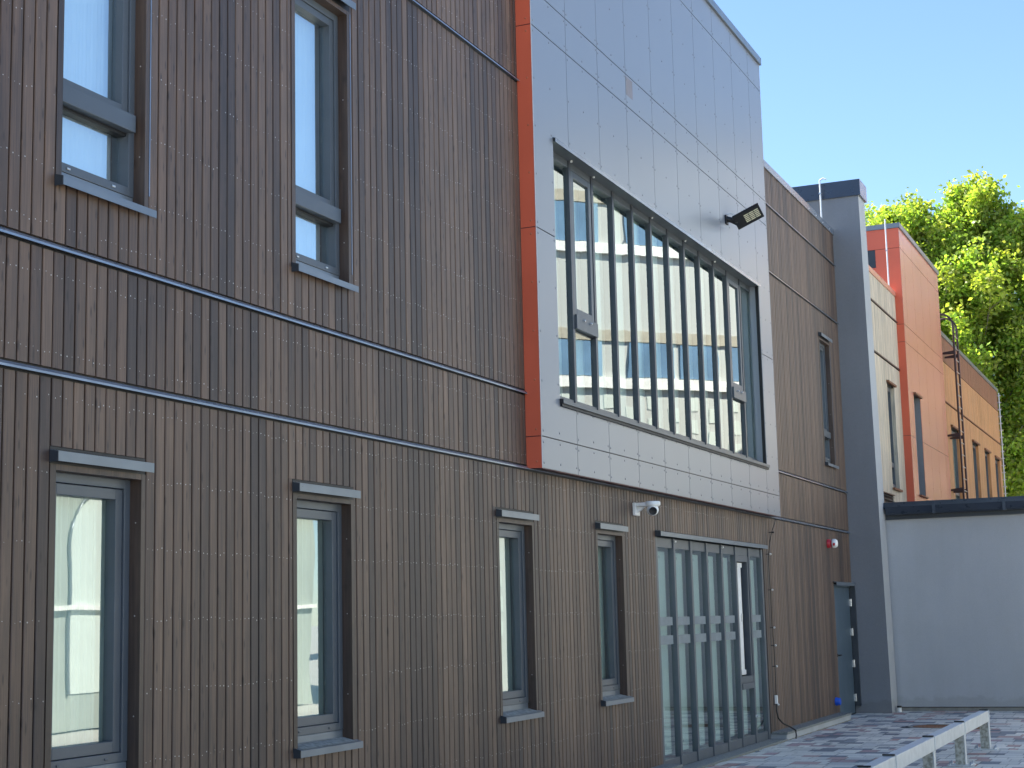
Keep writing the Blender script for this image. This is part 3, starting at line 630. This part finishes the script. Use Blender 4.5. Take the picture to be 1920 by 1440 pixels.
for i in range(4):
    m = MB(); m.box(6.2+i*2.9, 7.6+i*2.9, -11.598, -11.55, .9, 1.9, 'window_blue'); m.build('window', op2)
for xx in (19.5, 22.3, 25.1, 27.6):
    m = MB(); n_ = 14; pr = [(xx-.9, .6)]+[(xx-.9*math.cos(math.pi*q/n_), 3.0+.9*math.sin(math.pi*q/n_)) for q in range(n_+1)]+[(xx+.9, .6)]
    m.poly([(a_, -11.58, b_) for a_, b_ in pr], 'curtain'); m.tube([(a_, -11.56, b_) for a_, b_ in pr], .03, 'flashing', 6); m.build('arched_panel', op2)

# ------------------------------------------------------------------ barrier rail
def rail_post(x, label):
    t = thing('barrier_post', label, 'post', (x, -2.79, 0), 'posts of the steel barrier')
    m = MB(); m.box(x-.05, x+.05, -2.84, -2.745, .012, .311, 'zinc_mottled'); m.box(x-.052, x+.052, -2.85, -2.8405, .0125, .312, 'galvanised'); m.build('upright', t, .003)
    m = MB(); m.box(x-.10, x+.10, -2.93, -2.66, 0, .012, 'galvanised')
    for dx in (-.07, .07):
        for yy in (-2.90, -2.69): m.lathe((x+dx, yy, .012), (0, 0, 1), [(0, .016), (.012, .016), (.013, .008), (.035, .008), (.036, 0)], 'steel', 6)
    m.build('base_plate', t)
    return t
px_ = [19.53, 17.50, 15.45, 13.42, 11.40]
for i, (x, lb) in enumerate(zip(px_, ['barrier post at the far end of the steel rail', 'second barrier post from the far end of the steel rail', 'third barrier post from the far end, cut by the picture edge', 'fourth barrier post from the far end, under the near rail', 'barrier post nearest the camera under the steel rail'])): rail_post(x, lb)
br = thing('barrier_rail', 'galvanised steel beam of the low barrier, with dark plastic end caps', 'barrier', (15, -2.79, .3))
J = [19.585, 17.555, 15.505, 13.475, 12.45, 11.3]
for a, b in zip(J[1:], J):
    m = MB(); m.box(a+.004, b-.006, -2.845, -2.74, .313, .436, 'galvanised'); m.box(b-.0055, b+.0035, -2.853, -2.737, .300, .441, 'galvanised'); m.build('beam', br, .004)
    m = MB(); m.box(b-.03, b+.006, -2.842, -2.743, .4415, .452, 'black'); m.build('end_cap', br)

# manhole covers
def manhole(x, y, r, label):
    t = MB(); t.lathe((x, y, -.004), (0, 0, 1), [(0, r+.07), (.006, r+.07), (.008, r+.06), (.008, r)], 'concrete', 32)
    t.lathe((x, y, .004), (0, 0, 1), [(0, r), (.006, r-.005), (.006, r-.03), (.002, r-.035), (.002, 0)], 'rust', 32)
    for i in range(-3, 4): t.box(x-r*.55, x+r*.55, y+i*r*.2-.006, y+i*r*.2+.006, .006, .011, 'rust')
    return tag(t.build('manhole_cover'), label, 'manhole cover')
manhole(23.2, -1.63, .27, 'round rusty manhole cover in the paving left of the barrier')
manhole(22.9, -2.24, .16, 'small rusty drain cover seen between the barrier posts')

# small drain stub at wall foot
s_ = MB(); s_.tube([(26.55, -.60, 0), (26.55, -.60, .07)], .035, 'white_plastic', 10); s_.tube([(26.55, -.60, .07), (26.55, -.60, .10)], .04, 'black', 10)
tag(s_.build('drain_pipe'), 'tiny white pipe stub with black cap at the foot of the wing wall', 'pipe')

# ------------------------------------------------------------------ floodlight
fl = thing('floodlight', 'black flat LED floodlight on a short arm on the grey panels', 'floodlight', (18.95, BY, 6.47))
m = MB(); m.box(18.90, 19.0, BY-.02, BY-.001, 6.42, 6.53, 'black'); m.tube([(18.95, BY-.01, 6.485), (18.97, BY-.06, 6.475), (19.0, BY-.13, 6.43)], [.038, .034, .03], 'black', 10); m.build('arm', fl)
hd = MB(); hw, hl = .15, .36
def hp(u, v, w2):      # u along the head (out from wall, tilted up), v across (X), w2 normal
    ca, sa = math.cos(math.radians(22)), math.sin(math.radians(22)); cb, sb = math.cos(math.radians(17)), -math.sin(math.radians(17))
    ux = Vector((.0, -ca, sa)); vx = Vector((cb, 0, sb)); nx = ux.cross(vx).normalized(); nx = nx if nx.z < 0 else -nx
    return Vector((19.0, BY-.11, 6.42))+ux*u+vx*v+nx*w2
def hbox(mb, u0, u1, v0, v1, w0, w1, mt):
    v = [hp(u0, v0, w0), hp(u1, v0, w0), hp(u1, v1, w0), hp(u0, v1, w0), hp(u0, v0, w1), hp(u1, v0, w1), hp(u1, v1, w1), hp(u0, v1, w1)]
    mb.faces(v, [(0, 3, 2, 1), (4, 5, 6, 7), (0, 1, 5, 4), (1, 2, 6, 5), (2, 3, 7, 6), (3, 0, 4, 7)], mt)
hbox(hd, 0, hl, -hw, hw, -.03, .0, 'black'); hbox(hd, .03, .12, -hw*.7, hw*.7, -.05, -.03, 'black')
for i in range(6): hbox(hd, .13+i*.035, .14+i*.035, -hw*.9, hw*.9, -.045, -.03, 'black')
hd.build('head', fl, .004)
m = MB()
for i in range(5):
    for j in range(3): hbox(m, .135+j*.068, .195+j*.068, -.088+i*.037, -.070+i*.037, .0005, .004, 'led')
m.build('led_strip', fl)
m = MB(); m.tube([(19.0, BY-.005, 6.56), (19.03, BY-.05, 6.575), (19.06, BY-.10, 6.53), (19.06, BY-.12, 6.48)], .006, 'white_plastic', 6); m.build('lead', fl)

# ------------------------------------------------------------------ cctv camera
cc = thing('security_camera', 'white turret security camera on a wall bracket left of the glazed screen', 'security camera', (15.48, 0, 2.69))
m = MB(); m.box(15.40, 15.54, -.035, -.001, 2.625, 2.755, 'white_plastic'); m.box(15.41, 15.53, -.20, -.034, 2.715, 2.752, 'white_plastic'); m.prism_x(15.455, 15.485, [(-.034, 2.714), (-.12, 2.714), (-.034, 2.65)], 'white_plastic'); m.build('bracket', cc, .006)
m = MB(); m.lathe((15.46, -.20, 2.760), (0, 0, -1), [(0, 0), (0, .072), (.008, .078), (.035, .078), (.048, .066), (.052, 0)], 'white_plastic', 24); m.build('base', cc)
bc = Vector((15.45, -.20, 2.675)); ax = Vector((-.86, -.35, -.25)).normalized()
m = MB(); m.lathe(bc, ax, [(-.062, 0), (-.056, .026), (-.035, .050), (0, .062), (.03, .055), (.05, .043), (.055, .041)], 'white_plastic', 24); m.build('body', cc)
m = MB(); m.lathe(bc, ax, [(.0555, .041), (.050, .036), (.052, .0)], 'black', 24); m.build('lens', cc)

# ------------------------------------------------------------------ siren, blue cap, cable
sr = thing('alarm_sounder', 'red alarm sounder with white dome high on the timber wall above the door', 'alarm', (24.6, 0, 2.65))
m = MB(); m.lathe((24.58, 0, 2.655), (0, -1, 0), [(0.001, .068), (.05, .066), (.055, .045), (.075, .045)], 'red_plastic', 20); m.build('base', sr)
m = MB(); m.lathe((24.58, 0, 2.655), (0, -1, 0), [(.076, .062), (.085, .070), (.125, .068), (.15, .05), (.16, 0)], 'white_plastic', 20); m.build('dome', sr)
m = MB(); m.box(24.50, 24.506, -.13, -.10, 2.62, 2.66, 'red_plastic'); m.build('lamp', sr)
m = MB(); m.lathe((24.57, 0, .275), (0, -1, 0), [(.001, .062), (.03, .062), (.045, .055), (.075, .055), (.08, .045), (.082, 0)], 'blue_plastic', 20)
tag(m.build('socket_cover'), 'round blue socket cover low on the timber wall beside the door', 'socket')
cb = thing('hanging_cable', 'thin black cable running down the timber wall right of the glazed screen', 'cable', (20.9, 0, 1.5))
cp = [(21.21, -.04, 2.88), (21.09, -.04, 2.77), (20.97, -.035, 2.68), (20.85, -.03, 2.53), (20.77, -.03, 2.386), (20.765, -.03, 2.15), (20.785, -.03, 1.92), (20.79, -.03, 1.43), (20.82, -.03, 1.20), (20.83, -.03, .93), (20.82, -.03, .55)]
m = MB(); m.tube(cp, .0055, 'cable_rubber', 6); m.build('wire', cb)
m = MB(); m.tube([(20.82, -.03, .45), (20.80, -.035, .36), (20.80, -.05, .27), (20.84, -.10, .20), (20.95, -.18, .14), (21.0, -.225, .10), (20.98, -.235, .03), (20.93, -.24, .004)], .011, 'cable_rubber', 8); m.build('plug_lead', cb)
m = MB(); m.box(20.80, 20.835, -.05, -.015, .45, .56, 'white_plastic'); m.build('connector', cb, .004)
for i, z in enumerate((2.68, 2.386, 1.92, 1.43, 1.20, .93, .44)):
    xx = {2.68: 20.97, 2.386: 20.77, 1.92: 20.785, 1.43: 20.79, 1.20: 20.82, .93: 20.83, .44: 20.82}[z]
    m = MB(); m.tube([(xx-.02, 0, z), (xx, -.055, z)], .006, 'cable_rubber', 6); m.lathe((xx, -.045, z), (0, -1, 0), [(0, .008), (.012, .014), (.024, .008), (.026, 0)], 'white_plastic' if i else 'cable_rubber', 8); m.build('clip', cb)

# ------------------------------------------------------------------ lightning rods and conductor
r_ = MB(); r_.tube([(26.1, .14, 7.9), (26.1, .14, 8.80)], .014, 'galvanised', 8); r_.box(26.07, 26.13, .12, .16, 8.56, 8.58, 'steel'); r_.tube([(26.1, .14, 8.80), (26.1, .08, 8.83), (26.1, .03, 8.80)], .012, 'galvanised', 6)
tag(r_.build('lightning_rod'), 'slim metal rod with a bent tip standing in front of the wing wall cap', 'lightning rod')
r_ = MB(); r_.tube([(31.8, .05, 7.9), (31.8, .05, 9.40)], .015, 'galvanised', 8); r_.box(31.77, 31.83, .03, .07, 8.75, 8.77, 'steel')
tag(r_.build('lightning_rod'), 'slim metal rod standing in front of the red block side', 'lightning rod')
r_ = MB(); r_.tube([(49.4, -.05, 8.0), (49.42, -.05, 3.4)], .018, 'galvanised', 6)
for i in range(22): r_.box(49.40, 49.48, -.10, .0, 3.5+i*.21, 3.53+i*.21, 'steel')
tag(r_.build('conductor_strip'), 'clipped conductor strip down the far corner of the orange building', 'conductor')

# ------------------------------------------------------------------ roof ladder
ld = thing('roof_ladder', 'dark steel access ladder with curved top in front of the orange building', 'ladder', (38.4, -.3, 3.4))
for x in (38.10, 38.72):
    m = MB(); pts = [(x, -.32, 3.3), (x, -.32, 8.20)]+[(x, -.32+.27*(1-math.cos(a)), 8.20+.30*math.sin(a)) for a in [math.pi*i/10 for i in range(1, 11)]]+[(x, .22, 8.0)]
    m.tube(pts, .024, 'ladder_steel', 8); m.build('stringer', ld)
for i in range(17):
    m = MB(); m.tube([(38.10, -.32, 3.5+i*.28), (38.72, -.32, 3.5+i*.28)], .012, 'steel', 6); m.build('rung', ld)
for z in (4.35, 5.62, 7.56):
    for x in (38.10, 38.72):
        m = MB(); m.prism_x(x-.02, x+.02, [(-.32, z-.03), (-.01, z-.02), (-.01, z+.02), (-.32, z+.06)], 'ladder_steel'); m.build('bracket', ld)

# ------------------------------------------------------------------ trees
def tree(x, y, H, R, seed, label, nleaf=60000, base=(.22, .335, .07), crown_lo=.12, spire=1.0):
    rs = np.random.RandomState(seed); rp = random.Random(seed)
    t = thing('tree', label, 'tree', (x, y, 0), 'trees behind the orange building')
    wood_ = MB(); spine = []
    px0, py0 = x, y
    for i in range(13):
        z = H*.94*i/12; spine.append(Vector((px0, py0, z))); px0 += rp.gauss(0, .12); py0 += rp.gauss(0, .12)
    wood_.tube(spine, [max(.02, .26*(1-i/12.5)**.8) for i in range(13)], 'bark', 8)
    cl = []
    nl = 64
    for i in range(nl):
        f = crown_lo+(0.97-crown_lo)*(i+.5)/nl; zz = H*.94*f; j = f*12; k0 = int(min(11, j)); p = spine[k0].lerp(spine[k0+1], j-k0)
        az = i*2.39996+rp.uniform(-.4, .4)
        prof = (math.sin(min(1, (f-crown_lo)/.35)*math.pi/2)**.7)*((1-f)/(1-.45))**.55 if f > .45 else (.75+.25*(f-crown_lo)/(.45-crown_lo))
        L = R*prof*rp.uniform(.7, 1.2)+.3; up = rp.uniform(.35, .9)+f*.5*spire
        pts = [p]; dirv = Vector((math.cos(az), math.sin(az), up)).normalized(); q = p.copy()
        for s_ in range(6):
            q = q+dirv*(L/6*1.15); dirv = (dirv+Vector((rp.gauss(0, .12), rp.gauss(0, .12), .10))).normalized(); pts.append(q.copy())
            if s_ >= 1:
                cl.append((q, .27)); 
                for _ in range(3):
                    d2 = (dirv+Vector((rp.gauss(0, .8), rp.gauss(0, .8), rp.gauss(.1, .6)))).normalized(); l2 = rp.uniform(.3, .95)*min(1, L/2.5)
                    e2 = q+d2*l2; cl.append((e2, .22)); cl.append((q.lerp(e2, .55), .20))
                    if rp.random() < .5: wood_.tube([q, e2], [.014, .005], 'bark', 4, False)
        wood_.tube(pts, [max(.008, .065*(1-k_/6.5)*(1.1-f)) for k_ in range(7)], 'bark', 5, False)
    for i in range(10):
        q = spine[12]+Vector((rp.gauss(0, .15), rp.gauss(0, .15), i*H*.006)); cl.append((q, .2))
    wood_.build('trunk', t)
    C_ = np.array([c[0] for c in cl]); sg = np.array([c[1] for c in cl]); wt = np.ones(len(cl)); wt /= wt.sum()
    idx = rs.choice(len(cl), nleaf, p=wt); off = rs.normal(size=(nleaf, 3))*sg[idx, None]*np.array([1, 1, .75])
    P = C_[idx]+off
    n = rs.normal(size=(nleaf, 3))+np.array([0, 0, .6]); n /= np.linalg.norm(n, axis=1)[:, None]
    a = np.cross(n, rs.normal(size=(nleaf, 3))); a /= np.linalg.norm(a, axis=1)[:, None]; b = np.cross(n, a)
    s = rs.uniform(.045, .095, nleaf)[:, None]
    V = np.empty((nleaf, 4, 3)); V[:, 0] = P-a*s*1.25; V[:, 1] = P+b*s*.8; V[:, 2] = P+a*s*1.25; V[:, 3] = P-b*s*.8
    me = bpy.data.meshes.new('crown'); me.vertices.add(nleaf*4); me.vertices.foreach_set('co', V.ravel().astype(np.float32))
    me.loops.add(nleaf*4); me.loops.foreach_set('vertex_index', np.arange(nleaf*4, dtype=np.int32))
    me.polygons.add(nleaf); me.polygons.foreach_set('loop_start', np.arange(0, nleaf*4, 4, dtype=np.int32)); me.polygons.foreach_set('loop_total', np.full(nleaf, 4, dtype=np.int32))
    me.update(calc_edges=True); me.materials.append(MT['leaf'])
    ct = rs.uniform(.75, 1.3, len(cl))[idx]*rs.uniform(.8, 1.2, nleaf); yel = rs.uniform(0, 1, len(cl))[idx]
    col = np.array(base)[None]*ct[:, None]; col[:, 0] *= 1+.5*yel
    at = me.color_attributes.new('tint', 'FLOAT_COLOR', 'CORNER'); at.data.foreach_set('color', np.repeat(np.hstack([col, np.ones((nleaf, 1))]), 4, axis=0).ravel().astype(np.float32))
    o = bpy.data.objects.new('crown', me); COL.objects.link(o); o.parent = t; o.matrix_parent_inverse = t.matrix_basis.inverted()
    return t
tree(61.0, 1.7, 17.9, 3.4, 11, 'tallest bright green tree behind the right end of the orange building', 72000)
tree(60.5, 4.1, 17.3, 3.1, 18, 'rounded green tree behind the red block, just left of the tallest tree', 60000)
tree(64.5, 5.9, 18.2, 2.9, 12, 'green tree showing just right of the wing wall cap', 55000)
tree(62.0, -1.0, 17.4, 3.4, 13, 'green tree at the right edge of the picture', 60000)
tree(67.0, 2.9, 17.9, 3.4, 14, 'green tree deeper behind the red block', 34000)
tree(70.0, .3, 17.6, 3.6, 15, 'green tree standing behind the tallest tree', 26000)
tree(75.0, 8.5, 19.0, 4.0, 16, 'distant green tree behind the cream building', 30000)
tree(63.0, -5.5, 16.0, 3.6, 17, 'green tree outside the right edge of the picture', 25000)
op3 = thing('peach_reflector_block', 'unseen peach reflector block added to warm the glossy panels', 'building', (80, -14, 0))  # added out of view to put warm reflections on the glossy fronts
m = MB(); m.box(70, 125, -24, -11.5, 0, 22, 'peach_reflector'); m.build('wall', op3)
for fl_ in range(6):
    for i in range(13): m = MB(); m.box(72+i*4, 73.6+i*4, -11.498, -11.45, 1.2+fl_*3.4, 2.9+fl_*3.4, 'window_blue'); m.build('window', op3)
m = MB(); m.box(69.8, 125.2, -24.2, -11.3, 22, 22.3, 'flashing'); m.build('roof', op3)
S.cycles.max_bounces = 8; S.cycles.transparent_max_bounces = 16
